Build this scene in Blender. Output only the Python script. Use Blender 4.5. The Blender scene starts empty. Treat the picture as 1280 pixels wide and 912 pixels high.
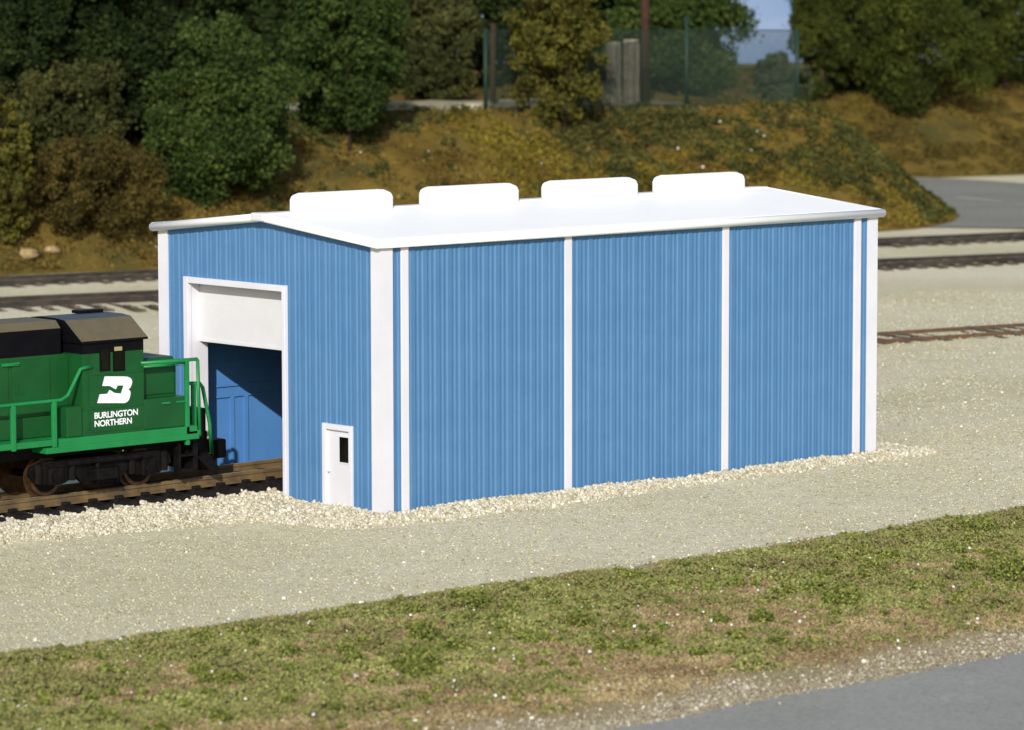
import bpy, math
import numpy as np
from mathutils import Matrix, Vector

S = bpy.context.scene
COL = S.collection
R = math.radians
rng = np.random.default_rng(7)

# ------------------------------------------------------------------ camera
F, CX, CY = 4643.468, 640.0, 456.0
YAW, PIT, ROL = 0.83562, 0.10142, -0.00164
CAM = np.array([-64.67297, -76.79672, 14.3108])
fw = np.array([math.cos(PIT)*math.cos(YAW), math.cos(PIT)*math.sin(YAW), -math.sin(PIT)])
rt = np.array([math.sin(YAW), -math.cos(YAW), 0.0])
up = np.cross(rt, fw)
rt2 = math.cos(ROL)*rt + math.sin(ROL)*up
up2 = -math.sin(ROL)*rt + math.cos(ROL)*up
cd = bpy.data.cameras.new('camera'); cam = bpy.data.objects.new('camera', cd); COL.objects.link(cam)
cam.matrix_world = Matrix(((rt2[0], up2[0], -fw[0], CAM[0]), (rt2[1], up2[1], -fw[1], CAM[1]),
                           (rt2[2], up2[2], -fw[2], CAM[2]), (0, 0, 0, 1)))
cd.sensor_width = 36; cd.lens = F/1280*36; cd.clip_start = 1; cd.clip_end = 3000
cd.dof.use_dof = True; cd.dof.focus_distance = 104; cd.dof.aperture_fstop = 0.66
S.camera = cam

def ray(px, py): return fw + rt2*(px-CX)/F - up2*(py-CY)/F
def at(px, py, depth): return CAM + ray(px, py)*depth
def on_z(px, py, z=0.0):
    d = ray(px, py); return CAM + d*((z-CAM[2])/d[2])
def on_y(px, py, y):
    d = ray(px, py); return CAM + d*((y-CAM[1])/d[1])

# ------------------------------------------------------------------ noise
def _hash(ix, iy, s):
    v = np.sin(ix*127.1 + iy*311.7 + s*74.7)*43758.5453
    return v - np.floor(v)
def vnoise(x, y, s=0):
    x = np.asarray(x, float); y = np.asarray(y, float)
    ix = np.floor(x); iy = np.floor(y); fx = x-ix; fy = y-iy
    fx = fx*fx*(3-2*fx); fy = fy*fy*(3-2*fy)
    a = _hash(ix, iy, s); b = _hash(ix+1, iy, s); c = _hash(ix, iy+1, s); d = _hash(ix+1, iy+1, s)
    return (a*(1-fx)+b*fx)*(1-fy) + (c*(1-fx)+d*fx)*fy
def fbm(x, y, s=0, o=4):
    t = 0; a = .5; f = 1
    for i in range(o):
        t = t + a*vnoise(x*f, y*f, s+i*13); a *= .5; f *= 2.03
    return t/(1-.5**o)
def ss(t):
    t = np.clip(t, 0, 1); return t*t*(3-2*t)

# ------------------------------------------------------------------ materials
def mat(name, col, rough=.7, spec=.3, metal=0.0, var=None, vscale=3.0, bump=0.0, bscale=30.0, det=4.0, stops=None, coat=0):
    """principled; var = second colour mixed in by object-space noise; stops = full ramp"""
    m = bpy.data.materials.new(name); m.use_nodes = True
    nt = m.node_tree; b = nt.nodes['Principled BSDF']
    b.inputs['Base Color'].default_value = (*col, 1); b.inputs['Roughness'].default_value = rough
    b.inputs['Specular IOR Level'].default_value = spec; b.inputs['Metallic'].default_value = metal
    b.inputs['Coat Weight'].default_value = coat
    tc = nt.nodes.new('ShaderNodeTexCoord')
    if var is not None or stops:
        n = nt.nodes.new('ShaderNodeTexNoise'); n.inputs['Scale'].default_value = vscale; n.inputs['Detail'].default_value = det
        n.inputs['Roughness'].default_value = .62
        nt.links.new(tc.outputs['Object'], n.inputs['Vector'])
        r = nt.nodes.new('ShaderNodeValToRGB'); nt.links.new(n.outputs['Fac'], r.inputs['Fac'])
        st = stops or [(.38, col), (.62, var)]
        e = r.color_ramp.elements
        while len(e) < len(st): e.new(.5)
        for el, (p, c) in zip(e, st): el.position = p; el.color = (*c, 1)
        nt.links.new(r.outputs['Color'], b.inputs['Base Color'])
    if bump:
        n2 = nt.nodes.new('ShaderNodeTexNoise'); n2.inputs['Scale'].default_value = bscale; n2.inputs['Detail'].default_value = 3
        nt.links.new(tc.outputs['Object'], n2.inputs['Vector'])
        bp = nt.nodes.new('ShaderNodeBump'); bp.inputs['Strength'].default_value = 1; bp.inputs['Distance'].default_value = bump
        nt.links.new(n2.outputs['Fac'], bp.inputs['Height']); nt.links.new(bp.outputs['Normal'], b.inputs['Normal'])
    return m

def island_mat(name, stops, rough=.85, spec=.1, patch=None, pscale=.4, trans=0.0):
    """each loose leaf / stone takes its own tone from a ramp; patch = ramp range shifted by a soft noise"""
    m = bpy.data.materials.new(name); m.use_nodes = True
    nt = m.node_tree; b = nt.nodes['Principled BSDF']
    b.inputs['Roughness'].default_value = rough; b.inputs['Specular IOR Level'].default_value = spec
    g = nt.nodes.new('ShaderNodeNewGeometry'); fac = g.outputs['Random Per Island']
    if patch:
        tc = nt.nodes.new('ShaderNodeTexCoord')
        n = nt.nodes.new('ShaderNodeTexNoise'); n.inputs['Scale'].default_value = pscale; n.inputs['Detail'].default_value = 3
        nt.links.new(tc.outputs['Object'], n.inputs['Vector'])
        mr = nt.nodes.new('ShaderNodeMapRange'); nt.links.new(n.outputs['Fac'], mr.inputs['Value'])
        mr.inputs['From Min'].default_value = .35; mr.inputs['From Max'].default_value = .65
        mx = nt.nodes.new('ShaderNodeMix'); mx.data_type = 'FLOAT'; mx.inputs[0].default_value = patch
        nt.links.new(fac, mx.inputs[2]); nt.links.new(mr.outputs['Result'], mx.inputs[3]); fac = mx.outputs[0]
    r = nt.nodes.new('ShaderNodeValToRGB'); nt.links.new(fac, r.inputs['Fac'])
    e = r.color_ramp.elements
    while len(e) < len(stops): e.new(.5)
    for el, (p, c) in zip(e, stops): el.position = p; el.color = (*c, 1)
    nt.links.new(r.outputs['Color'], b.inputs['Base Color'])
    if trans:
        tr = nt.nodes.new('ShaderNodeBsdfTranslucent'); nt.links.new(r.outputs['Color'], tr.inputs['Color'])
        ms = nt.nodes.new('ShaderNodeMixShader'); ms.inputs[0].default_value = trans
        nt.links.new(b.outputs[0], ms.inputs[1]); nt.links.new(tr.outputs[0], ms.inputs[2])
        nt.links.new(ms.outputs[0], nt.nodes['Material Output'].inputs['Surface'])
    return m

M = {}
M['white'] = mat('white_plastic', (.62, .62, .67), .5, .25, var=(.585, .585, .635), vscale=.8)
M['roof'] = mat('white_roof_sheet', (.95, .94, .90), .5, .3, var=(.93, .92, .88), vscale=.7)
M['door'] = mat('roller_door_white', (.60, .60, .62), .6, .2, var=(.575, .575, .59), vscale=1.2)
M['blue'] = mat('blue_sheet_metal', (.073, .181, .345), .55, .22, var=(.065, .167, .325), vscale=1.1, bump=.004, bscale=9)
M['blue_in'] = mat('blue_liner', (.075, .215, .50), .55, .25, var=(.066, .195, .46), vscale=1.0)
M['glass'] = mat('dark_window_glass', (.004, .004, .003), .35, .04, var=(.010, .010, .006), vscale=1.5)
M['floor'] = mat('dark_shed_floor', (.07, .062, .05), .9, .1, var=(.035, .03, .026), vscale=1.5, bump=.03, bscale=8)
M['green'] = mat('dark_green_paint', (.006, .072, .016), .38, .35, var=(.005, .060, .013), vscale=1.4)
M['lgreen'] = mat('bright_green_paint', (.010, .190, .050), .42, .35, var=(.009, .165, .044), vscale=2)
M['black'] = mat('black_paint', (.0025, .0025, .004), .5, .10, var=(.004, .0035, .005), vscale=3)
M['roofbrown'] = mat('sunlit_dusty_black_roof', (.115, .096, .055), .6, .3, var=(.10, .084, .05), vscale=2.5)  # dusty black paint; its sunlit sheen is put into the brown-grey colour
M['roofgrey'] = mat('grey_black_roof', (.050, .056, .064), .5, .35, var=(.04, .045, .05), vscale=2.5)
M['truck'] = mat('oily_black', (.003, .0026, .003), .5, .10, var=(.008, .0065, .006), vscale=5)
M['bronze'] = mat('bronze_wheel_rim', (.11, .06, .028), .35, .5, metal=.6, var=(.06, .034, .018), vscale=6)
M['decal'] = mat('white_lettering', (.78, .78, .84), .5, .2)
M['step'] = mat('grey_green_step', (.13, .20, .17), .6)
M['lamp'] = mat('pale_lamp_housing', (.28, .25, .12), .4)
M['railtan'] = mat('tan_weathered_rail', (.155, .104, .049), .5, .3, var=(.08, .056, .031), vscale=1.4, det=6)
M['raildark'] = mat('dark_rail', (.026, .022, .019), .5, .35, var=(.050, .042, .032), vscale=1.0)
M['railrust'] = mat('rusty_rail', (.135, .070, .038), .6, .3, var=(.085, .052, .03), vscale=1.2)
M['railhead'] = mat('worn_rail_head', (.33, .28, .18), .4, .5, var=(.2, .17, .11), vscale=2.2)
M['tie'] = mat('black_sleeper', (.006, .005, .006), .7, .15, var=(.014, .012, .012), vscale=4)
M['tiebrown'] = mat('dusty_sleeper', (.050, .041, .032), .85, .1, var=(.14, .115, .08), vscale=1.1)
M['stone'] = island_mat('crushed_limestone', [(0, (.27, .235, .16)), (.2, (.42, .38, .275)), (.7, (.53, .49, .385)), (1, (.63, .60, .50))])
M['speck'] = island_mat('pale_pebble', [(0, (.24, .20, .12)), (.3, (.40, .35, .23)), (.75, (.54, .50, .38)), (1, (.70, .68, .62))])
M['litter'] = island_mat('white_chips', [(0, (.55, .55, .52)), (1, (.8, .8, .8))])
M['bark'] = mat('brown_bark', (.060, .038, .024), .9, .1, var=(.03, .02, .014), vscale=6, bump=.03, bscale=14)
M['polebrown'] = mat('brown_pole_wood', (.058, .030, .020), .8, .1, var=(.036, .020, .014), vscale=3)
M['concrete'] = mat('stained_concrete', (.20, .18, .14), .85, .1, var=(.12, .108, .082), vscale=1.3, bump=.02, bscale=6)
M['concrete_top'] = mat('pale_concrete', (.38, .34, .24), .85, .1, var=(.26, .23, .16), vscale=1.5, bump=.03, bscale=5)
M['fencegreen'] = mat('green_fence_post', (.009, .026, .016), .6, .3)
M['rock'] = mat('tan_rock', (.36, .27, .13), .9, .1, var=(.22, .15, .07), vscale=2.5, bump=.05, bscale=8)

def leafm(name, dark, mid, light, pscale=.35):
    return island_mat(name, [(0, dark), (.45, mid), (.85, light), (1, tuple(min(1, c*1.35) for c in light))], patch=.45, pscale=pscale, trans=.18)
M['leaf_green'] = leafm('deep_green_foliage', (.010, .021, .005), (.032, .055, .012), (.072, .098, .022))
M['leaf_shaded'] = leafm('shaded_green_foliage', (.005, .010, .003), (.013, .023, .006), (.032, .046, .012))  # shadow over the background trees is painted in as near-black green
M['leaf_olive'] = leafm('olive_foliage', (.021, .026, .008), (.042, .048, .014), (.078, .080, .024))
M['leaf_yellow'] = leafm('yellow_green_foliage', (.030, .033, .008), (.074, .073, .014), (.145, .130, .022))
M['leaf_brown'] = leafm('brown_twiggy_foliage', (.026, .021, .006), (.060, .047, .012), (.115, .086, .022))
M['leaf_right'] = leafm('warm_dark_foliage', (.015, .022, .005), (.038, .050, .009), (.084, .098, .016))
M['leaf_hazy'] = leafm('hazed_green_foliage', (.032, .046, .022), (.050, .066, .032), (.072, .088, .044))  # haze on the distant bush painted in as paler, flatter greens

# ---------------- setting materials
def terrain_mat(name, base, second, specks, bumpd=.02, fine=9.0, big=.12, third=None):
    m = bpy.data.materials.new(name); m.use_nodes = True
    nt = m.node_tree; b = nt.nodes['Principled BSDF']; b.inputs['Roughness'].default_value = .95; b.inputs['Specular IOR Level'].default_value = .08
    tc = nt.nodes.new('ShaderNodeTexCoord')
    def noise(sc, det=4, ro=.6):
        n = nt.nodes.new('ShaderNodeTexNoise'); n.inputs['Scale'].default_value = sc; n.inputs['Detail'].default_value = det; n.inputs['Roughness'].default_value = ro
        nt.links.new(tc.outputs['Object'], n.inputs['Vector']); return n
    def ramp(src, st):
        r = nt.nodes.new('ShaderNodeValToRGB'); nt.links.new(src, r.inputs['Fac']); e = r.color_ramp.elements
        while len(e) < len(st): e.new(.5)
        for el, (p, c) in zip(e, st): el.position = p; el.color = (*c, 1) if len(c) == 3 else c
        return r
    def mix(f, a, c, bl='MIX'):
        x = nt.nodes.new('ShaderNodeMix'); x.data_type = 'RGBA'; x.blend_type = bl
        if isinstance(f, float): x.inputs[0].default_value = f
        else: nt.links.new(f, x.inputs[0])
        nt.links.new(a, x.inputs[6]); nt.links.new(c, x.inputs[7]); return x.outputs[2]
    nb = noise(big, 6, .62)
    c0 = ramp(nb.outputs['Fac'], [(.36, base), (.64, second)] if third is None else [(.33, base), (.5, second), (.66, third)]).outputs['Color']
    nf = noise(fine, 5, .75)
    c1 = mix(.75, c0, ramp(nf.outputs['Fac'], [(.30, (.66, .64, .58)), (.5, (1, 1, 1)), (.72, (1.22, 1.22, 1.2))]).outputs['Color'], 'MULTIPLY')
    v = nt.nodes.new('ShaderNodeTexVoronoi'); v.inputs['Scale'].default_value = 3.2; nt.links.new(tc.outputs['Object'], v.inputs['Vector'])
    dots = ramp(v.outputs['Distance'], [(.10, (1, 1, 1)), (.17, (0, 0, 0))]).outputs['Color']
    sp = nt.nodes.new('ShaderNodeRGB'); sp.outputs[0].default_value = (*specks, 1)
    # only some of the cells carry a speck
    wn = ramp(v.outputs['Color'], [(.62, (0, 0, 0)), (.66, (1, 1, 1))]).outputs['Color']
    f = nt.nodes.new('ShaderNodeMath'); f.operation = 'MULTIPLY'; nt.links.new(dots, f.inputs[0]); nt.links.new(wn, f.inputs[1])
    c2 = mix(f.outputs[0], c1, sp.outputs[0])
    nt.links.new(c2, b.inputs['Base Color'])
    bp = nt.nodes.new('ShaderNodeBump'); bp.inputs['Strength'].default_value = 1; bp.inputs['Distance'].default_value = bumpd
    nt.links.new(nf.outputs['Fac'], bp.inputs['Height']); nt.links.new(bp.outputs['Normal'], b.inputs['Normal'])
    return m
M['sand'] = terrain_mat('fine_sandy_gravel', (.515, .465, .30), (.615, .57, .42), (.66, .63, .54), .03, 6.0, .06)
M['dirt'] = terrain_mat('ochre_hillside_soil', (.085, .056, .012), (.140, .095, .020), (.30, .26, .17), .12, 2.2, .16, third=(.070, .060, .018))
M['vergesoil'] = terrain_mat('brown_verge_soil', (.26, .205, .11), (.33, .275, .165), (.5, .47, .4), .05, 5.0, .3, third=(.20, .19, .08))
M['asphalt'] = terrain_mat('grey_asphalt', (.270, .266, .238), (.295, .290, .262), (.27, .27, .27), .008, 8.0, .25)
M['farroad'] = terrain_mat('grey_far_road', (.20, .195, .165), (.235, .228, .195), (.3, .29, .25), .01, 3.0, .15)
M['pathm'] = terrain_mat('pale_path_gravel', (.33, .29, .19), (.26, .235, .15), (.5, .45, .35), .03, 2.0, .2)
M['roadpaint'] = mat('worn_road_paint', (.5, .49, .42), .8, .1, var=(.36, .35, .3), vscale=3)

# ------------------------------------------------------------------ object helpers
def tag(o, label=None, cat=None, group=None, kind=None):
    if label: o['label'] = label
    if cat: o['category'] = cat
    if group: o['group'] = group
    if kind: o['kind'] = kind
    return o
def link(o, parent=None):
    COL.objects.link(o)
    if parent is not None: o.parent = parent
    return o
def empty(name, loc=(0, 0, 0), rz=0.0, label=None, cat=None, group=None):
    o = bpy.data.objects.new(name, None); o.empty_display_size = .3; o.location = loc; o.rotation_euler = (0, 0, rz)
    link(o); return tag(o, label, cat, group)
def mesh_np(name, V, Fc, m, parent=None, smooth=False):
    """V (n,3), Fc (k,c) same-size faces, or list of such arrays"""
    me = bpy.data.meshes.new(name)
    V = np.asarray(V, np.float32); Fs = Fc if isinstance(Fc, list) else [Fc]
    Fs = [np.asarray(f, np.int32) for f in Fs if len(f)]
    me.vertices.add(len(V)); me.vertices.foreach_set('co', V.ravel())
    loops = np.concatenate([f.ravel() for f in Fs]); tot = np.concatenate([np.full(len(f), f.shape[1], np.int32) for f in Fs])
    st = np.concatenate([[0], np.cumsum(tot)[:-1]]).astype(np.int32)
    me.loops.add(len(loops)); me.loops.foreach_set('vertex_index', loops)
    me.polygons.add(len(tot)); me.polygons.foreach_set('loop_start', st); me.polygons.foreach_set('loop_total', tot)
    if smooth: me.polygons.foreach_set('use_smooth', np.ones(len(tot), bool))
    me.update(calc_edges=True); me.validate()
    for mm in (m if isinstance(m, list) else [m]): me.materials.append(mm)
    return link(bpy.data.objects.new(name, me), parent)

class MB:
    def __init__(s): s.v = []; s.f = []; s.mi = []
    def add(s, vs, fs, mi=0):
        b = len(s.v); s.v += [tuple(map(float, p)) for p in vs]; s.f += [tuple(i+b for i in f) for f in fs]; s.mi += [mi]*len(fs); return s
    def box(s, x0, x1, y0, y1, z0, z1, mi=0, bev=0.0):
        if bev:   # chamfer every edge: hull of shrunk faces
            p = []; b = bev
            xs, ys, zs = (x0, x1), (y0, y1), (z0, z1)
            import itertools
            import bmesh
            bm = bmesh.new()
            bmesh.ops.create_cube(bm, size=1)
            for v in bm.verts:
                v.co = Vector(((x0+x1)/2+v.co.x*(x1-x0), (y0+y1)/2+v.co.y*(y1-y0), (z0+z1)/2+v.co.z*(z1-z0)))
            bmesh.ops.bevel(bm, geom=list(bm.edges), offset=b, segments=2, profile=.6, affect='EDGES')
            bm.verts.index_update()
            s.add([v.co for v in bm.verts], [[v.index for v in f.verts] for f in bm.faces], mi); bm.free(); return s
        return s.add([(x0,y0,z0),(x1,y0,z0),(x1,y1,z0),(x0,y1,z0),(x0,y0,z1),(x1,y0,z1),(x1,y1,z1),(x0,y1,z1)],
                     [(0,3,2,1),(4,5,6,7),(0,1,5,4),(1,2,6,5),(2,3,7,6),(3,0,4,7)], mi)
    def prism(s, prof, a0, a1, axis='x', mi=0, bev=0):
        """extrude closed 2-D profile along an axis: axis x -> profile (y,z); y -> (x,z); z -> (x,y)"""
        def pt(p, a):
            return {'x': (a, p[0], p[1]), 'y': (p[0], a, p[1]), 'z': (p[0], p[1], a)}[axis]
        n = len(prof)
        vs = [pt(p, a0) for p in prof] + [pt(p, a1) for p in prof]
        fs = [tuple(range(n))[::-1], tuple(range(n, 2*n))] + [(i, (i+1) % n, n+(i+1) % n, n+i) for i in range(n)]
        return s.add(vs, fs, mi)
    def tube(s, pts, r, n=8, mi=0, r1=None):
        pts = [Vector(p) for p in pts]; k = len(pts)
        rings = []; 
        for i, p in enumerate(pts):
            t = (pts[min(i+1, k-1)] - pts[max(i-1, 0)]).normalized()
            a = t.cross(Vector((0, 0, 1)) if abs(t.z) < .9 else Vector((1, 0, 0))).normalized(); b = t.cross(a)
            rr = r if r1 is None else r + (r1-r)*i/(k-1)
            rings.append([p + a*math.cos(2*math.pi*j/n)*rr + b*math.sin(2*math.pi*j/n)*rr for j in range(n)])
        vs = [q for g in rings for q in g]
        fs = [(i*n+j, i*n+(j+1) % n, (i+1)*n+(j+1) % n, (i+1)*n+j) for i in range(k-1) for j in range(n)]
        fs += [tuple(range(n))[::-1], tuple((k-1)*n+j for j in range(n))]
        return s.add(vs, fs, mi)
    def disc(s, c, r, y0, y1, n=28, mi=0):
        """cylinder with its axis along y"""
        vs = [(c[0]+r*math.cos(2*math.pi*i/n), y, c[1]+r*math.sin(2*math.pi*i/n)) for y in (y0, y1) for i in range(n)]
        fs = [tuple(range(n)), tuple(range(n, 2*n))[::-1]] + [(i, n+i, n+(i+1) % n, (i+1) % n) for i in range(n)]
        return s.add(vs, fs, mi)
    def build(s, name, m, parent=None, smooth=False, label=None):
        me = bpy.data.meshes.new(name); me.from_pydata(s.v, [], s.f)
        ms = m if isinstance(m, list) else [m]
        for q in ms: me.materials.append(q)
        if len(ms) > 1: me.polygons.foreach_set('material_index', s.mi)
        import bmesh
        bm = bmesh.new(); bm.from_mesh(me); bmesh.ops.recalc_face_normals(bm, faces=bm.faces); bm.to_mesh(me); bm.free()
        if smooth:
            for p in me.polygons: p.use_smooth = True
        me.update()
        o = link(bpy.data.objects.new(name, me), parent)
        if label: o['label'] = label
        return o
def dup(o, parent=None, loc=None):
    c = o.copy(); COL.objects.link(c)
    if parent is not None: c.parent = parent
    if loc is not None: c.location = loc
    return c

# ------------------------------------------------------------------ ground
W, L, H = 9.86, 19.72, 7.3
TY = 6.3                                       # axis of the shed track
TH = math.atan2(-.2, 1.0)                      # bearing of the yard tracks and the bank
TS = np.array([math.cos(TH), math.sin(TH)]); TN = np.array([-math.sin(TH), math.cos(TH)])
def sn(x, y): return x*TS[0]+y*TS[1], x*TN[0]+y*TN[1]
def xy(s, n): return s*TS[0]+n*TN[0], s*TS[1]+n*TN[1]

def ground_h(x, y):
    x = np.asarray(x, float); y = np.asarray(y, float)
    h = -.10 + .05*(fbm(x*.25, y*.25, 3)-.5) + .03*(vnoise(x*1.3, y*1.3, 9)-.5)
    dx = np.maximum(np.maximum(-x, x-L), 0); dy = np.maximum(np.maximum(-y, y-W), 0)
    d = np.hypot(dx, dy); inside = (d <= 0)
    mound = np.where(inside, 0, np.exp(-(d/.85)**2)*(.07+.17*fbm(x*.55, y*.55, 21)))
    # ballast of the shed track
    ay = np.abs(y-TY); nearside = y < TY
    wid = np.where(nearside, 3.9+.5*(vnoise(x*.4, 0*x, 5)-.5), 3.6)
    bal = np.where(x < 22, .30*(1-ss((ay-1.3)/(wid-1.3))), 0)*np.where(x > 0.6, np.where(ay < 1.9, .75, 0), 1)
    bal = bal + np.where(bal > .02, .05*(vnoise(x*2.1, y*2.1, 31)-.5), 0)
    # heap of gravel in front of the shed corner
    heap = .16*np.exp(-(((x+1.6)/2.4)**2+((y-2.6)/1.9)**2))
    h = h + np.maximum(np.maximum(mound, bal), np.where(inside, 0, heap))
    # tracks of the yard behind
    s, n = sn(x, y)
    for n0 in (78.6, 66.6, 34.0):
        h = h + .10*(1-ss((np.abs(n-n0)-1.8)/2.2))*(s > (24 if n0 < 40 else -400))
    # the verge rises a little before the road
    h = h + .16*ss((-10.2-y)/1.2)*ss((y+24.6)/2.0)*(1-.0*x)
    return h

def grid(name, xs, ys, hf, m, parent=None):
    X, Y = np.meshgrid(xs, ys); Z = hf(X, Y)
    nx, ny = len(xs), len(ys)
    V = np.stack([X.ravel(), Y.ravel(), Z.ravel()], 1)
    i = np.arange(nx-1)[None, :] + nx*np.arange(ny-1)[:, None]; i = i.ravel()
    return mesh_np(name, V, np.stack([i, i+1, i+nx+1, i+nx], 1), m, parent, smooth=True)
xs = np.concatenate([np.linspace(-900, -70, 30), np.arange(-60, -26, 2), np.arange(-26, 42, .25), np.arange(42, 150, 1.5), np.linspace(152, 900, 40)])
ys = np.concatenate([np.linspace(-900, -70, 30), np.arange(-60, -32, 2), np.arange(-32, 20, .25), np.arange(20, 130, 1.2), np.linspace(132, 900, 40)])
tag(grid('ground', xs, ys, ground_h, M['sand']), kind='structure')

# foreground road (surface 4 mm+ above the ground) and the soil of the verge
def strip(name, x0, x1, dxx, yf, m, zoff, ny=14, hf=ground_h):
    xs = np.arange(x0, x1, dxx); V = []; nx = len(xs)
    for k in range(ny):
        t = k/(ny-1)
        y0, y1 = yf(xs); y = y0+(y1-y0)*t
        V.append(np.stack([xs, y, hf(xs, y)+zoff], 1))
    V = np.concatenate(V); i = (np.arange(nx-1)[None, :] + nx*np.arange(ny-1)[:, None]).ravel()
    return mesh_np(name, V, np.stack([i, i+1, i+nx+1, i+nx], 1), m, smooth=True)
def verge_top(x): return -11.0 + 1.0*(fbm(x*.28, 0*x, 41)-.5) + .5*(fbm(x*1.3, 0*x, 47)-.5) - .35*np.exp(-((x-3)/6)**2)
def verge_bot(x): return -24.25 + .9*(fbm(x*.35, 0*x, 43)-.5)
tag(strip('grass_strip', -60, 60, .4, lambda x: (verge_bot(x), verge_top(x)), M['vergesoil'], .02, 30), kind='structure')
tag(strip('road', -120, 120, .5, lambda x: (-34+0*x, -25.0+.3*(fbm(x*.8, 0*x, 51)-.5)), M['asphalt'], .03, 20), kind='structure')

# ------------------------------------------------------------------ hills
def hill_h(x, y):
    s, n = sn(x, y)
    wob = 2.2*(fbm(s*.09, n*.09, 61)-.5)
    ds = np.maximum(s-(86.6+wob-.42*np.clip(102-n, 0, 15)), 0); dn = np.maximum(102.5+wob*.5-3.6*ss((52-s)/14)-n, 0)
    d = np.hypot(ds*1.32, dn)
    t = np.clip(1-d/15.0, 0, 1); t = .35*ss(t)+.65*t
    emb = 7.0*t
    t2 = np.clip((n-134-1.5*(fbm(s*.06, n*.06, 65)-.5)*2)/24, 0, 1)
    back = 7.6*(.5*ss(t2)+.5*t2)
    t3 = np.clip((30-s)/26, 0, 1)*np.clip((n-86)/16, 0, 1)
    h = np.maximum(emb, back) + 1.2*t3
    h = h + .045*np.clip(n-104, 0, 14)*np.clip(emb-6, 0, 1)
    rough = (fbm(s*.35, n*.35, 71)-.5)*.9 + (fbm(s*1.4, n*1.4, 73)-.5)*.45
    flat = ((n > 105) & (s < 82) & (n < 132))
    return h + np.where(flat, .25, 1.0)*rough*np.clip(h/1.2, 0, 1) - .35
def hgrid():
    s_ = np.concatenate([np.arange(-160, 0, 4), np.arange(0, 100, .6), np.arange(100, 330, 3)])
    n_ = np.concatenate([np.arange(81, 104, .5), np.arange(104, 160, 1.2), np.arange(160, 330, 6)])
    Sg, Ng = np.meshgrid(s_, n_); X, Y = xy(Sg, Ng); Z = hill_h(X, Y)
    nx, ny = len(s_), len(n_)
    V = np.stack([X.ravel(), Y.ravel(), Z.ravel()], 1)
    i = (np.arange(nx-1)[None, :] + nx*np.arange(ny-1)[:, None]).ravel()
    return mesh_np('hillside', V, np.stack([i, i+1, i+nx+1, i+nx], 1), M['dirt'], smooth=True)
tag(hgrid(), kind='structure')

# path along the top of the bank
def hstrip(name, pts_n0, pts_n1, s0, s1, m, zo):
    s_ = np.arange(s0, s1, 1.0); V = []
    for k in range(8):
        n = pts_n0+(pts_n1-pts_n0)*k/7+.8*(fbm(s_*.2, 0*s_, 81)-.5)
        X, Y = xy(s_, n); V.append(np.stack([X, Y, hill_h(X, Y)+zo], 1))
    nx = len(s_); i = (np.arange(nx-1)[None, :] + nx*np.arange(7)[:, None]).ravel()
    return mesh_np(name, np.concatenate(V), np.stack([i, i+1, i+nx+1, i+nx], 1), m, smooth=True)
tag(hstrip('path', 107.0, 113.5, 34, 82, M['pathm'], .16), kind='structure')

# far road in the cutting on the right
def far_road():
    P = [on_z(1090, 224), on_z(1150, 221), on_z(1230, 225), on_z(1300, 230), on_z(1400, 238)]
    Q = [on_z(1120, 283), on_z(1190, 283), on_z(1240, 284), on_z(1300, 285.5), on_z(1400, 288)]
    V = []; ny = 10
    for k in range(ny):
        for p, q in zip(P, Q):
            v = p+(q-p)*k/(ny-1); V.append((v[0], v[1], ground_h(v[0], v[1])+.06))
    nx = len(P); i = (np.arange(nx-1)[None, :] + nx*np.arange(ny-1)[:, None]).ravel()
    return mesh_np('far_road', V, np.stack([i, i+1, i+nx+1, i+nx], 1), M['farroad'], smooth=True)
fr = tag(far_road(), kind='structure')
mk = MB()
a, b = on_z(1196, 246.5), on_z(1252, 252)
dirv = (b-a)/np.linalg.norm(b-a); nv = np.array([-dirv[1], dirv[0], 0])
q = [a-nv*.25, b-nv*.25, b+nv*.25, a+nv*.25]
mk.add([(p[0], p[1], float(ground_h(p[0], p[1]))+.09) for p in q], [(0, 1, 2, 3)])
tag(mk.build('road_marking', M['roadpaint']), kind='structure')

# sky backdrop (a curved wall round the layout) ---------------------------------
def sky():
    m = bpy.data.materials.new('pale_blue_sky'); m.use_nodes = True; nt = m.node_tree; b = nt.nodes['Principled BSDF']
    b.inputs['Roughness'].default_value = 1; b.inputs['Specular IOR Level'].default_value = 0
    tc = nt.nodes.new('ShaderNodeTexCoord'); n = nt.nodes.new('ShaderNodeTexNoise'); n.inputs['Scale'].default_value = .06; n.inputs['Detail'].default_value = 3
    mp = nt.nodes.new('ShaderNodeMapping'); mp.inputs['Scale'].default_value = (1, 1, 4)
    nt.links.new(tc.outputs['Object'], mp.inputs[0]); nt.links.new(mp.outputs[0], n.inputs['Vector'])
    r = nt.nodes.new('ShaderNodeValToRGB'); nt.links.new(n.outputs['Fac'], r.inputs['Fac'])
    r.color_ramp.elements[0].position = .35; r.color_ramp.elements[0].color = (.135, .205, .35, 1)
    r.color_ramp.elements[1].position = .68; r.color_ramp.elements[1].color = (.20, .265, .39, 1)
    nt.links.new(r.outputs['Color'], b.inputs['Base Color'])
    V = []; n_ = 60; rad = 345
    for z in (-2, 10, 25, 45, 70):
        for i in range(n_+1):
            a = YAW + R(-75) + R(150)*i/n_
            V.append((CAM[0]+rad*math.cos(a), CAM[1]+rad*math.sin(a), z))
    nx = n_+1; i = (np.arange(nx-1)[None, :] + nx*np.arange(4)[:, None]).ravel()
    return mesh_np('sky', V, np.stack([i, i+1, i+nx+1, i+nx], 1), m, smooth=True)
tag(sky(), kind='structure')

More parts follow.
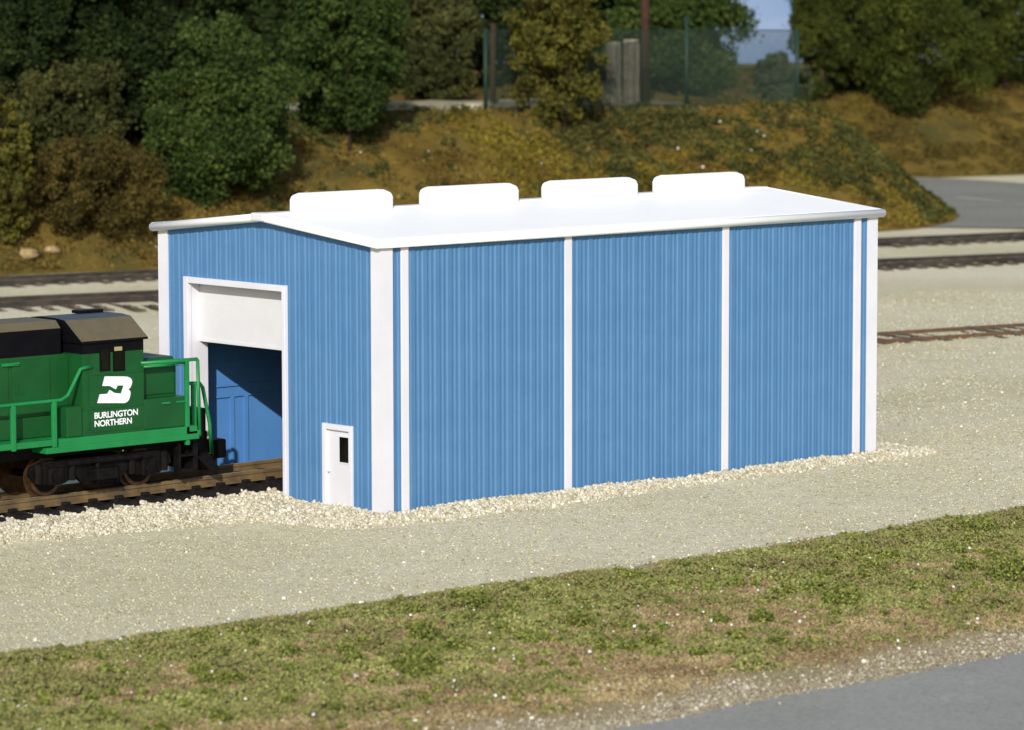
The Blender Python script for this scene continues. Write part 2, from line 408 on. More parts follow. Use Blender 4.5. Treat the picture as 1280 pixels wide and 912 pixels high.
# ------------------------------------------------------------------ loose stones
def ico():
    t = (1+5**.5)/2
    v = np.array([(-1,t,0),(1,t,0),(-1,-t,0),(1,-t,0),(0,-1,t),(0,1,t),(0,-1,-t),(0,1,-t),(t,0,-1),(t,0,1),(-t,0,-1),(-t,0,1)], float)
    v /= np.linalg.norm(v[0])
    f = np.array([(0,11,5),(0,5,1),(0,1,7),(0,7,10),(0,10,11),(1,5,9),(5,11,4),(11,10,2),(10,7,6),(7,1,8),(3,9,4),(3,4,2),(3,2,6),(3,6,8),(3,8,9),(4,9,5),(2,4,11),(6,2,10),(8,6,7),(9,8,1)])
    return v, f
IV, IF = ico()
def rot_rand(n):
    q = rng.normal(size=(n, 4)); q /= np.linalg.norm(q, axis=1)[:, None]
    w, x, y, z = q.T
    return np.stack([np.stack([1-2*(y*y+z*z), 2*(x*y-z*w), 2*(x*z+y*w)], 1), np.stack([2*(x*y+z*w), 1-2*(x*x+z*z), 2*(y*z-x*w)], 1),
                     np.stack([2*(x*z-y*w), 2*(y*z+x*w), 1-2*(x*x+y*y)], 1)], 1)
def stones(name, P, r, m, flat=.7, parent=None):
    n = len(P); Rm = rot_rand(n)
    sc = r[:, None]*np.stack([rng.uniform(.7, 1.3, n), rng.uniform(.7, 1.3, n), rng.uniform(.5, 1.0, n)*flat/.7], 1)
    jit = rng.uniform(.72, 1.2, (n, 12, 1))
    V = IV[None]*jit*sc[:, None, :]
    V = np.einsum('nij,nkj->nki', Rm, V) + P[:, None, :]
    Fi = IF[None] + (np.arange(n)*12)[:, None, None]
    return mesh_np(name, V.reshape(-1, 3), Fi.reshape(-1, 3), m, parent)

def edge_y(x):   # lower limit of the heaped gravel, in front of track and shed
    return np.interp(x, [-30, -10.5, -7, -3.5, -2.4, -1.9, 1.2, 6.2, 13, 20.8, 23], [2.9, 2.7, 2.3, 1.6, -.2, -1.3, -1.75, -1.6, -1.25, -1.3, -.4]) + .5*(fbm(x*.7, 0*x, 91)-.5)
def ballast_pts(n):
    x = rng.uniform(-20, 22.5, n); y = rng.uniform(-3, 10.6, n)
    keep = (y > edge_y(x)) & ~((x > -.02) & (x < L+.02) & (y > -.02) & (y < W+.02))
    keep &= ~((x > .2) & (y > W)) & ~((x < 0) & (y > TY-1.1) & (y < TY+1.1) & (rng.random(n) < .6))
    fall = np.clip((y-edge_y(x))/1.1, .03, 1)**1.3
    keep &= rng.random(n) < fall
    return x[keep], y[keep]
x, y = ballast_pts(230000)
r_ = rng.gamma(2.6, .0095, len(x))+.013
tag(stones('gravel', np.stack([x, y, ground_h(x, y)+r_*.25], 1), r_, M['stone']), kind='stuff')
# pebbles scattered over the yard, thinner away from the shed
n = 26000
x = rng.uniform(-26, 60, n); y = rng.uniform(-12.2, 60, n)
dens = .25+.75*ss((fbm(x*.16, y*.16, 95)-.42)/.2) + 1.2*np.exp(-((y+9.8)/1.5)**2)*(x < 40)
dens += 2.2*np.exp(-(((x-26)/6)**2+((y-4)/3.2)**2))
keep = (rng.random(n) < dens*.5) & ~((x > -.1) & (x < L+.1) & (y > -.1) & (y < W+.1)) & ~((x < 1) & (y > 3) & (y < 10))
x, y = x[keep], y[keep]; r_ = np.minimum(rng.gamma(1.8, .011, len(x))+.012, .06)
tag(stones('pebbles', np.stack([x, y, ground_h(x, y)+r_*.2], 1), r_, M['speck']), kind='stuff')

# grains of the yard surface, close in tone to the sand they lie on
OV = np.array([(1,0,0),(-1,0,0),(0,1,0),(0,-1,0),(0,0,1),(0,0,-1)], float)
OF = np.array([(0,2,4),(2,1,4),(1,3,4),(3,0,4),(2,0,5),(1,2,5),(3,1,5),(0,3,5)])
M['grit'] = island_mat('sand_grain', [(0, (.22, .19, .11)), (.2, (.33, .295, .185)), (.55, (.42, .385, .255)), (.90, (.49, .455, .33)), (1, (.62, .60, .52))])
def grit(name, x, y, r):
    n = len(x); Rm = rot_rand(n); V = OV[None]*rng.uniform(.65, 1.25, (n, 6, 1))*r[:, None, None]
    V = np.einsum('nij,nkj->nki', Rm, V)*np.array([1.15, 1.15, .8]) + np.stack([x, y, ground_h(x, y)+r*.1], 1)[:, None, :]
    Fi = OF[None]+(np.arange(n)*6)[:, None, None]
    return mesh_np(name, V.reshape(-1, 3), Fi.reshape(-1, 3), M['grit'])
n = 130000; x = rng.uniform(-26, 32, n); y = rng.uniform(-12.6, 4, n)
n2 = 90000; x = np.concatenate([x, rng.uniform(16, 70, n2)]); y = np.concatenate([y, rng.uniform(-8, 40, n2)])
k = ~((x > -.05) & (x < L+.05) & (y > -.05)&(y < W+.05)) & (rng.random(len(x)) < .25+.5*fbm(x*.45, y*.45, 301))
x, y = x[k], y[k]; tag(grit('sand_grains', x, y, np.where(y > 5, .042, .028)*rng.uniform(.4, 1.4, len(x))), kind='stuff')

# ------------------------------------------------------------------ leaf cards
def cards(name, P, size, m, parent=None, nrm=None, bias=.0, elong=1.25):
    """many small bent leaf-shaped faces, five corners each"""
    n = len(P)
    u = rng.normal(size=(n, 3)); u /= np.linalg.norm(u, axis=1)[:, None]
    w = rng.normal(size=(n, 3))
    if nrm is not None: w = w*(1-bias) + nrm*bias*1.6
    w /= np.linalg.norm(w, axis=1)[:, None]
    v = np.cross(w, u); v /= np.linalg.norm(v, axis=1)[:, None]+1e-9
    u = np.cross(v, w)
    ang = np.linspace(0, 2*np.pi, 6)[:-1]
    V = np.zeros((n, 5, 3))
    for k, a in enumerate(ang):
        rr = size*rng.uniform(.65, 1.25, n)
        V[:, k] = P + u*(rr*math.cos(a)*elong)[:, None] + v*(rr*math.sin(a))[:, None] + w*(rr*rng.uniform(-.25, .25, n))[:, None]
    return mesh_np(name, V.reshape(-1, 3), np.arange(n*5).reshape(-1, 5), m, parent)

def crown_points(n, c, rad, shape, clumps, seed, crad=.2, hollow=.5):
    g = np.random.default_rng(seed)
    d = g.normal(size=(clumps, 3)); d /= np.linalg.norm(d, axis=1)[:, None]
    rr = hollow + (1-hollow)*g.random(clumps)**.55
    cc = d*rr[:, None]
    if shape == 'ovoid': cc[:, :2] *= (1-.30*cc[:, 2:3])
    # an uneven outline: some directions bulge, others are bitten off
    cc *= (.66+.50*vnoise(d[:, 0]*1.7+d[:, 2]*1.3+9, d[:, 1]*1.7+seed, seed))[:, None]
    cr = crad*(.35+1.15*g.random(clumps)**1.6)*1.12
    k = g.choice(clumps, n, p=cr**2/np.sum(cr**2))
    o = g.normal(size=(n, 3)); o /= np.linalg.norm(o, axis=1)[:, None]
    rad = np.asarray(rad, float); mr = rad.min()
    q = g.random(n)**.3*(1+.25*g.normal(size=n)*(g.random(n) < .3))
    P = cc[k]*rad + o*(cr[k]*q)[:, None]*mr
    inner = g.random(n) < .12                       # twigs and leaves deep in the crown
    w = g.normal(size=(n, 3)); w /= np.linalg.norm(w, axis=1)[:, None]
    P[inner] = (w*(g.random(n)**.5*.62)[:, None]*rad)[inner]
    return P + np.asarray(c), o

def hz(x, y): return float(max(hill_h(np.array(x), np.array(y)), ground_h(np.array(x), np.array(y))))
def hit(px, py, d0=170):
    for d in np.arange(d0, 340, .5):
        P = at(px, py, d)
        if P[2] <= hz(P[0], P[1]): return d
    return 340.0
def limbs(b, base, top, r, n, spread, g, z_lo=.35, rad=None):
    base, top = np.asarray(base, float), np.asarray(top, float)
    k = 7; pts = []
    for i in range(k):
        t = i/(k-1); p = base+(top-base)*t; p[:2] += g.normal(size=2)*.10*(0 if i == 0 else 1); pts.append(p)
    b.tube(pts, r, 9, r1=r*.3)
    for i in range(n):
        t = z_lo+(1-z_lo)*(i+.5)/n*.92; p = base+(top-base)*t
        a = g.uniform(0, 6.28); ln = spread*(1-.5*t)*g.uniform(.6, 1.0)
        e = p+np.array([math.cos(a)*ln, math.sin(a)*ln, ln*g.uniform(.25, .8)])
        mid = (p+e)/2+np.array([0, 0, -.08*ln])
        b.tube([p, mid, e], r*.42*(1-.5*t), 6, r1=r*.10)

def tree(name, x0, x1, y0, y1, base, leafs, n, size, label, cat='tree', shape='round', clumps=150, base_px=None, seed=1, group=None,
         hollow=.42, crad=.19, trunk_r=.22, deep=1.0, twig=False, depth=None, back=0.0):
    """crown of the size it has in the photograph, on a trunk that stands where the slope is at that place"""
    g = np.random.default_rng(seed*31+5)
    bpx = base_px if base_px is not None else (x0+x1)/2
    if depth is None: depth = hit(bpx, base)+back
    c = at((x0+x1)/2, (y0+y1)/2, depth); sc = depth/F
    rx, rz = (x1-x0)/2*sc, (y1-y0)/2*sc
    p = at(bpx, base, depth); bx, by = p[0], p[1]
    bz = hz(bx, by)-.25; org = np.array([bx, by, bz])
    o = empty(name, (bx, by, bz), 0, label, cat, group)
    P, nr = crown_points(n, c-org, (rx*.97, rx*.97*deep, rz*.97), shape, clumps, seed, crad, hollow)
    gz = np.maximum(hill_h(P[:, 0]+bx, P[:, 1]+by), ground_h(P[:, 0]+bx, P[:, 1]+by))-bz
    P[:, 2] = np.maximum(P[:, 2], gz+.05+g.random(n)*.5)
    b = MB(); limbs(b, (0, 0, 0), (c[0]-bx, c[1]-by, c[2]-bz+rz*.6), trunk_r, 16 if not twig else 46, rx*.75, g, z_lo=.25)
    b.build('trunk', M['bark'], o, smooth=True)
    cards('crown', P, size*g.uniform(.55, 1.3, n), leafs, o, nr, .3)
    return o

# the big trees and shrubs at the left and in the middle
tree('broadleaf_tree', 178, 370, 14, 264, 248, M['leaf_green'], 62000, .085, 'large bushy green tree just behind the left half of the shed roof', shape='ovoid', clumps=260, seed=2, crad=.19, hollow=.45)
tree('broadleaf_tree', 350, 520, -70, 172, 190, M['leaf_green'], 50000, .088, 'dark green tree with a thin bare stem rising from the bank', base_px=437, clumps=220, seed=3, crad=.18, hollow=.35, trunk_r=.12)
tree('broadleaf_tree', -60, 95, -110, 150, 190, M['leaf_shaded'], 32000, .11, 'dark tree at the top left corner behind the olive shrub', seed=4)
tree('broadleaf_tree', 55, 220, -90, 215, 215, M['leaf_shaded'], 38000, .105, 'dark green tree between the corner tree and the large bushy tree', clumps=180, seed=5, back=2)
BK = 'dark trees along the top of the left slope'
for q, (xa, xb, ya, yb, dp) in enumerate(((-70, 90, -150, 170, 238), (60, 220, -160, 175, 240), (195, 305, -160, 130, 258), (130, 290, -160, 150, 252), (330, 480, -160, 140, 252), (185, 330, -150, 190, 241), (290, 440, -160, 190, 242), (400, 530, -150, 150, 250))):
    tree('broadleaf_tree', xa, xb, ya, yb, 130, M['leaf_shaded'], 26000, .15, 'very dark tree in the dense row closing off the left slope', seed=40+q, group=BK, depth=dp)
tree('shrub', -30, 175, 72, 228, 222, M['leaf_olive'], 38000, .08, 'wide olive green shrub on the left slope', 'shrub', clumps=200, seed=8, crad=.17, trunk_r=.12)
tree('shrub', 30, 208, 165, 302, 296, M['leaf_brown'], 26000, .065, 'tangled brown autumn shrub low on the left slope', 'shrub', clumps=140, seed=9, trunk_r=.07, crad=.2, twig=True)
tree('shrub', -48, 48, 124, 314, 306, M['leaf_yellow'], 11000, .09, 'loose yellow green shrub at the left edge of the view', 'shrub', clumps=90, seed=10, trunk_r=.07, crad=.18)
tree('broadleaf_tree', 626, 768, -75, 178, 172, M['leaf_yellow'], 20000, .095, 'airy yellow green tree in front of the fence on the crest', base_px=705, clumps=190, seed=11, crad=.15, hollow=.15, trunk_r=.13)
tree('broadleaf_tree', 480, 612, -90, 122, 120, M['leaf_olive'], 28000, .12, 'olive tree behind the left end of the fence', seed=12, depth=246)
tree('broadleaf_tree', 570, 705, -90, 134, 120, M['leaf_shaded'], 15000, .18, 'dark tree behind the leafy crown of the airy yellow tree', seed=13, depth=256)
tree('broadleaf_tree', 660, 800, -90, 128, 120, M['leaf_shaded'], 13000, .19, 'dark tree between the airy yellow tree and the round tree', seed=14, depth=272)
tree('shrub', 500, 600, 45, 134, 128, M['leaf_olive'], 11000, .10, 'dull olive bush beneath the olive tree by the fence end', 'shrub', clumps=90, seed=21, trunk_r=.08, depth=234)
tree('broadleaf_tree', 752, 930, -80, 146, 120, M['leaf_green'], 42000, .12, 'round green tree standing behind the fence against the sky', shape='ovoid', clumps=180, seed=15, depth=262)
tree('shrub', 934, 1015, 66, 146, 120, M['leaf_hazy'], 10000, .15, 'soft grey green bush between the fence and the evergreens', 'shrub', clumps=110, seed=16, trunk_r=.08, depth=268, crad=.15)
# evergreens on the right
EG = 'evergreens on the right hand hill'
tree('evergreen_tree', 980, 1074, -95, 146, 138, M['leaf_right'], 40000, .09, 'evergreen nearest the fence, leftmost of the evergreens', shape='ovoid', clumps=130, seed=17, group=EG, crad=.23, hollow=.5, back=2)
tree('evergreen_tree', 1070, 1224, -110, 148, 150, M['leaf_right'], 48000, .095, 'broad evergreen with low skirts above the shaded slope', shape='ovoid', clumps=150, seed=18, group=EG, crad=.23, hollow=.5)
tree('evergreen_tree', 1186, 1330, -120, 116, 116, M['leaf_right'], 40000, .10, 'evergreen at the right edge of the view on the hill', shape='ovoid', clumps=130, seed=19, group=EG, crad=.23, hollow=.5)
tree('evergreen_tree', 1010, 1150, -150, 140, 130, M['leaf_shaded'], 16000, .17, 'dark evergreen half hidden behind the two front ones', shape='ovoid', seed=20, group=EG, depth=296)
tree('evergreen_tree', 1130, 1275, -160, 110, 130, M['leaf_shaded'], 15000, .17, 'dark evergreen filling the gap behind the broad one and the one at the edge', shape='ovoid', seed=22, group=EG, depth=304)

# dark green ground cover on the bank
def cover(n, s0, s1, n0, n1, thr, size, m, name, seed, zo=.12, lift=0.0):
    g = np.random.default_rng(seed)
    s = g.uniform(s0, s1, n); nn = g.uniform(n0, n1, n)
    f = lift*np.clip(nn-95, -8, 6) + .6*fbm(s*.20, nn*.20, 101+seed, 3)+.5*fbm(s*.9, nn*.9, 111+seed, 3)-.05
    k = g.random(n) < ss((f-thr)/.14); s, nn = s[k], nn[k]
    X, Y = xy(s, nn); Z = hill_h(X, Y); k = Z > ground_h(X, Y)+.12; X, Y, Z = X[k], Y[k], Z[k]
    P = np.stack([X, Y, Z+zo*g.random(len(X))*1.8], 1)
    return cards(name, P, size*g.uniform(.5, 1.4, len(X)), m)
M['cover_green'] = leafm('bank_ivy', (.026, .031, .010), (.052, .058, .016), (.094, .096, .025), .3)
M['cover_tan'] = leafm('dry_bank_grass', (.070, .045, .010), (.125, .086, .02), (.20, .145, .036), .3)
M['cover_yel'] = leafm('yellow_bank_moss', (.07, .055, .008), (.13, .10, .014), (.19, .15, .022), .3)
tag(cover(170000, 5, 100, 88, 106, .52, .085, M['cover_green'], 'bank_undergrowth', 1, .25, .012), kind='stuff')
tag(cover(160000, 0, 100, 83.5, 108, .40, .085, M['cover_tan'], 'dry_grass', 2, .06), kind='stuff')
tag(cover(90000, 60, 100, 86, 112, .44, .085, M['cover_yel'], 'moss', 3, .08), kind='stuff')
M['cover_hill'] = leafm('shaded_hill_grass', (.045, .036, .009), (.080, .062, .014), (.12, .094, .020), .2)  # shade below the evergreens is built into this darker olive-brown
tag(cover(120000, 70, 150, 126, 165, .34, .10, M['cover_hill'], 'hill_grass', 4, .08), kind='stuff')
# pale chips on the bank
g = np.random.default_rng(5); s = g.uniform(18, 88, 46); nn = g.uniform(87, 104, 46); X, Y = xy(s, nn)
tag(stones('pale_chips', np.stack([X, Y, np.maximum(hill_h(X, Y), 0)+.22], 1), g.uniform(.04, .11, 46), M['litter']), kind='stuff')
for k, (px, py, r, lb) in enumerate([(36, 322, .55, 'long tan rock lying at the foot of the left slope'), (66, 316, .4, 'pale tan rock behind the long rock by the left track'), (12, 305, .45, 'small tan rock under the yellow shrub at the left edge')]):
    p = at(px, py, hit(px, py)-.3); p = np.array([p[0], p[1], hz(p[0], p[1])+.22])
    o = stones('rock', np.array([[0., 0, 0]]), np.array([r]), M['rock']); o.location = p; o.scale = (1.9 if k == 0 else 1.2, 1, .7)
    tag(o, lb, 'rock', 'rocks at the foot of the left slope')

# ------------------------------------------------------------------ foreground verge
M['turf'] = island_mat('verge_grass', [(0, (.17, .14, .065)), (.22, (.28, .225, .10)), (.42, (.185, .20, .068)), (.68, (.265, .28, .088)), (.92, (.38, .375, .135)), (1, (.50, .44, .18))], patch=.42, pscale=.35, trans=.2)
M['turf_brown'] = island_mat('dry_verge_moss', [(0, (.15, .105, .055)), (.4, (.25, .185, .095)), (.8, (.33, .26, .14)), (1, (.42, .35, .17))], patch=.5, pscale=.5)
M['tuft'] = island_mat('fresh_grass_tuft', [(0, (.085, .110, .028)), (.5, (.175, .21, .048)), (1, (.31, .31, .075))], trans=.2)
g = np.random.default_rng(12)
n = 760000
x = g.uniform(-27, 21, n); y = g.uniform(-24.6, -9.8, n)
vt = verge_top(x); vb = verge_bot(x)
t = (y-vb)/(vt-vb)
f1 = fbm(x*.42, y*.42, 201); f2 = fbm(x*1.7, y*1.7, 207, 3)
green = (.62*t + 1.0*(f1-.5) + 1.1*(f2-.5) + .065)
edge = ss((vt+.9*(f2-.35)-y)/1.5)*ss((y-vb-.2-.9*(f1-.3))/1.0)
kg = (g.random(n) < edge*ss((green-.20)/.28)); 
kb = (~kg) & (g.random(n) < edge*.62)
hgt = .01+.19*ss((f2-.40)/.3)*g.random(n)*ss((green-.3)/.4)*ss((vt-y)/1.6)+.04*g.random(n)
P = np.stack([x, y, ground_h(x, y)+.02+hgt], 1)
tag(cards('grass', P[kg], .024*g.uniform(.5, 1.5, kg.sum()), M['turf'], elong=1.5), kind='stuff')
tag(cards('dry_moss', P[kb]*np.array([1, 1, 1])-np.array([0, 0, .02]), .024*g.uniform(.5, 1.5, kb.sum()), M['turf_brown'], elong=1.4), kind='stuff')
# low tufts standing up from the verge
cl = 1300
cx_ = g.uniform(-30, 34, cl); ty_ = .97*g.random(cl)**.8; cy_ = verge_bot(cx_)+1.0+(verge_top(cx_)-verge_bot(cx_)-.9)*ty_
cr_ = g.gamma(2.0, .058, cl)+.03; cr_ = np.where(ty_ > .9, np.minimum(cr_, .13), cr_)
k = g.choice(cl, 130000, p=cr_**1.6/np.sum(cr_**1.6)); o = g.normal(size=(130000, 3)); o /= np.linalg.norm(o, axis=1)[:, None]; o *= (g.random(130000)**.4)[:, None]
P = np.stack([cx_[k]+o[:, 0]*cr_[k], cy_[k]+o[:, 1]*cr_[k], ground_h(cx_[k], cy_[k])+np.abs(o[:, 2])*cr_[k]*1.05], 1)
tag(cards('grass_tufts', P, .025*g.uniform(.5, 1.5, len(P)), M['tuft'], elong=1.6), kind='stuff')
# white and tan stones lying in the verge and along the road edge
n = 6500; x = g.uniform(-28, 32, n); y = g.uniform(-26.5, -10.2, n); vb = verge_bot(x)
d = .10+.9*np.exp(-((y-vb-.2)/1.0)**2)+.5*np.exp(-((y+11.6)/1.2)**2)*(x > 3)
d = np.where(y < -25, .02, d)
k = g.random(n) < d; x, y = x[k], y[k]; r_ = np.minimum(g.gamma(1.6, .011, len(x))+.008, .055)
tag(stones('verge_pebbles', np.stack([x, y, ground_h(x, y)+.05+r_*.4], 1), r_, M['speck']), kind='stuff')
n = 520; x = g.uniform(-28, 32, n); y = g.uniform(-24.5, -11, n); r_ = np.minimum(g.gamma(1.6, .010, n)+.008, .042)
tag(stones('white_chips', np.stack([x, y, ground_h(x, y)+.12+r_*.3], 1), r_, M['litter']), kind='stuff')
# crumbly gravel margin between verge and road
n = 30000; x = g.uniform(-26, 20, n); y = verge_bot(x)+g.normal(size=n)*.42-.3+.5*(fbm(x*.9, 0*x, 57)-.5); r_ = g.gamma(2.5, .0065, n)+.009
M['margin'] = island_mat('road_edge_grit', [(0, (.15, .125, .08)), (.4, (.24, .205, .135)), (.8, (.32, .28, .20)), (1, (.5, .47, .39))])
k = y > -25.25; x, y, r_ = x[k], y[k], r_[k]
tag(stones('road_edge_grit', np.stack([x, y, ground_h(x, y)+.03], 1), r_, M['margin']), kind='stuff')

# ------------------------------------------------------------------ engine shed
shed = empty('engine_shed', (0, 0, 0), 0, 'blue ribbed metal engine shed with white trim and white roof', 'building')
EH = 7.3                              # eave height
def roofz(y): return 7.36 + .098*(W/2+.5-abs(y-W/2))
PITCH, RW, RT, RD = .445, .15, .055, .027
def rib_profile(length):
    """list of (position, outset) along a ribbed sheet"""
    out = [(0, 0)]; p = PITCH/2
    while p+RW/2+RT < length:
        a = p-RW/2
        out += [(a-RT*.7, 0), (a, RD), (a+RW, RD), (a+RW+RT*.7, 0)]
        q = p+PITCH/2
        if q+.05 < length: out += [(q-.05, 0), (q-.025, .016), (q+.025, .016), (q+.05, 0)]
        p += PITCH
    out.append((length, 0)); return out
def ribbed(name, length, ztop, holes, place, z0=-.3):
    prof = rib_profile(length)
    cuts = sorted({c for h in holes for c in h[:2]})
    def off(q):
        for (a, oa), (b_, ob) in zip(prof, prof[1:]):
            if a <= q <= b_: return oa+(ob-oa)*(q-a)/max(b_-a, 1e-9)
        return 0
    qs = sorted({round(p, 5) for p, _ in prof} | set(cuts)); b = MB()
    for a, c in zip(qs, qs[1:]):
        if c-a < 1e-5: continue
        mid = (a+c)/2; segs = [(z0, None)]
        for h in holes:
            if h[0] <= mid <= h[1]: segs = [(h[2], None)]
        for lo, _ in segs:
            oa, oc = off(a), off(c)
            b.add([place(a, oa, lo), place(c, oc, lo), place(c, oc, ztop(c)), place(a, oa, ztop(a))], [(0, 1, 2, 3)])
    return b.build(name, M['blue'], shed)
OY0, OY1, OZ = 4.14, 8.56, 5.86        # big doorway
DY0, DY1, DZ = 1.22, 2.42, 2.28        # small door
ribbed('wall', W, lambda y: roofz(y)-.1, [(OY0, OY1, OZ), (DY0, DY1, DZ)], lambda q, o, z: (-o, q, z))['label'] = 'blue ribbed end wall with the two doorways'
ribbed('wall', L, lambda x: EH+.05, [], lambda q, o, z: (q, -o, z))['label'] = 'long blue ribbed side wall facing the gravel'
ribbed('wall', L, lambda x: EH+.05, [], lambda q, o, z: (q, W+o, z))
ribbed('wall', W, lambda y: roofz(y)-.1, [], lambda q, o, z: (L+o, q, z))
# inside liner: girts and pilasters moulded on flat blue panels
b = MB()
b.box(.12, L-.12, W-.22, W-.12, -.3, 7.2)
for z in (2.30, 2.62, 3.28, 4.5, 5.7): b.box(.12, L-.12, W-.27, W-.219, z, z+.07)
x = 2.25
while x < L:
    for dx in (0, .52): b.box(x+dx, x+dx+.13, W-.28, W-.218, -.3, 2.30)
    x += 4.3
b.box(.12, L-.12, .12, .22, -.3, 7.2); b.box(L-.22, L-.12, .22, W-.22, -.3, 7.25)
b.box(.10, .2, .22, DY0-.12, -.3, 7.25); b.box(.10, .2, DY1+.12, OY0-.1, -.3, 7.25); b.box(.10, .2, OY1+.1, W-.22, -.3, 7.25); b.box(.10, .2, OY0-.1, OY1+.1, OZ+.105, 7.25); b.box(.10, .2, DY0-.12, DY1+.12, DZ+.1, 7.25)
b.build('interior_lining', M['blue_in'], shed)
b = MB(); b.box(.05, L-.1, .1, W-.1, -.02, .06); b.build('floor', M['floor'], shed)
# white corner trim, L-shaped in plan
cw, co = .34, .085
for sx, sy in ((0, 0), (L, 0), (0, W), (L, W)):
    dx = 1 if sx == 0 else -1; dy = 1 if sy == 0 else -1
    prof = [(sx-dx*co, sy-dy*co), (sx+dx*cw, sy-dy*co), (sx+dx*cw, sy-dy*.0), (sx-dx*.0, sy-dy*.0), (sx-dx*.0, sy+dy*cw), (sx-dx*co, sy+dy*cw)]
    MB().prism(prof, -.35, EH+.06, 'z').build('corner_trim', M['white'], shed)
for x0, x1 in ((.66, .92), (6.76, 7.01), (13.09, 13.35), (18.80, 19.08)):
    for y0, y1 in ((-.075, .0), (W, W+.075)):
        b = MB(); b.box(x0, x1, y0, y1, -.35, EH+.03, bev=.012); b.build('trim_strip', M['white'], shed)
# doorway trim, reveal and the part-lowered roller door
b = MB(); t = .16; pr = .12
b.box(-pr, .02, OY0-t*.55, OY0+.05, -.3, OZ+t, bev=.015); b.box(-pr, .02, OY1-.05, OY1+t, -.3, OZ+t, bev=.015); b.box(-pr+.004, .02, OY0+.05, OY1-.05, OZ-.02, OZ+t-.003, bev=.015)
b.box(.02, .62, OY1-.02, OY1+.08, -.3, OZ+.1); b.box(.02, .62, OY0-.08, OY0+.02, -.3, OZ+.1); b.box(.02, .62, OY0+.02, OY1-.02, OZ, OZ+.1)
b.build('doorway_frame', M['white'], shed)
b = MB(); b.box(.34, .42, OY0+.022, OY1-.022, 4.20, OZ-.002)
b.box(.31, .43, OY0+.03, OY1-.03, 4.13, 4.2)
b.build('roller_door', M['door'], shed)
d = MB(); d.box(-.01, .06, DY0+.09, DY1-.09, -.3, DZ-.10, bev=.01); dd = d.build('door', M['white'], shed)
b = MB(); b.box(-.10, .03, DY0-.03, DY0+.10, -.3, DZ+.06, bev=.012); b.box(-.10, .03, DY1-.10, DY1+.05, -.3, DZ+.06, bev=.012); b.box(-.097, .03, DY0+.10, DY1-.10, DZ-.10, DZ+.057, bev=.012)
b.build('door_frame', M['white'], dd)
b = MB(); b.box(-.016, -.008, 1.40, 1.80, 1.30, 2.0); b.build('window', M['glass'], dd)
b = MB()
for yy0, yy1, zz0, zz1 in ((1.36, 1.40, 1.26, 2.04), (1.80, 1.84, 1.26, 2.04), (1.40, 1.80, 1.26, 1.30), (1.40, 1.80, 2.0, 2.04)): b.box(-.03, -.01, yy0, yy1, zz0, zz1)
b.build('window_frame', M['white'], dd)
b = MB(); b.tube([(-.01, 2.22, 1.02), (-.09, 2.22, 1.02)], .035, 10); b.build('handle', M['white'], dd)
# roof
x0, x1, ye = -.20, L+.22, .14
n_ = 61
b = MB(); up_, lo_ = [], []
prof = [(-ye, roofz(0)-.02), (-ye-.02, roofz(-ye)+.03), (-ye+.05, roofz(-ye)+.13), (W/2, roofz(W/2)+.10), (W+ye-.05, roofz(-ye)+.13), (W+ye+.02, roofz(-ye)+.03), (W+ye, roofz(0)-.02), (W+.1, roofz(0)-.10), (W/2, roofz(W/2)-.12), (-.1, roofz(0)-.10)]
b.prism(prof, x0, x1, 'x')
roof = b.build('roof', M['roof'], shed)
b = MB()                             # rounded verge bargeboards and eave gutters
for xx in (x0-.02, x1+.02):
    b.tube([(xx, -ye-.03, roofz(-ye)-.01), (xx, W/2, roofz(W/2)+.0), (xx, W+ye+.03, roofz(-ye)-.01)], .125, 12)
for yy in (-ye-.02, W+ye+.02):
    b.tube([(x0-.03, yy, roofz(-ye)-.0), (x1+.03, yy, roofz(-ye)-.0)], .125, 12)
b.build('fascia', M['roof'], roof, smooth=True)
b = MB(); b.box(x0-.19, x0+.3, W/2-.28, W/2+.28, roofz(W/2)-.10, roofz(W/2)+.13, bev=.05); b.box(x0, x1, W/2-.22, W/2+.22, roofz(W/2)+.07, roofz(W/2)+.125, bev=.02); b.build('ridge_cap', M['white'], roof)
vp = [(-.42, -.12), (-.46, .12), (-.46, .38), (-.38, .51), (-.14, .575), (.14, .575), (.38, .51), (.46, .38), (.46, .12), (.42, -.12)]
for xa, xb in ((1.04, 4.36), (5.86, 9.24), (10.70, 14.14), (15.36, 18.80)):
    b = MB(); z0 = roofz(W/2)+.05
    k = len(vp); rings = []
    for xx, sc in ((xa+.0, .55), (xa+.06, .80), (xa+.20, 1.0), (xb-.20, 1.0), (xb-.06, .80), (xb, .55)):
        rings.append([(xx, W/2+p[0]*sc, z0+.30+(p[1]-.30)*(sc if p[1] > .12 else 1)) for p in vp])
    vs = [q for r in rings for q in r]
    fs = [(i*k+j, i*k+(j+1) % k, (i+1)*k+(j+1) % k, (i+1)*k+j) for i in range(5) for j in range(k)] + [tuple(range(k)), tuple(5*k+j for j in range(k))]
    b.add(vs, fs); b.build('ridge_vent', M['roof'], roof)

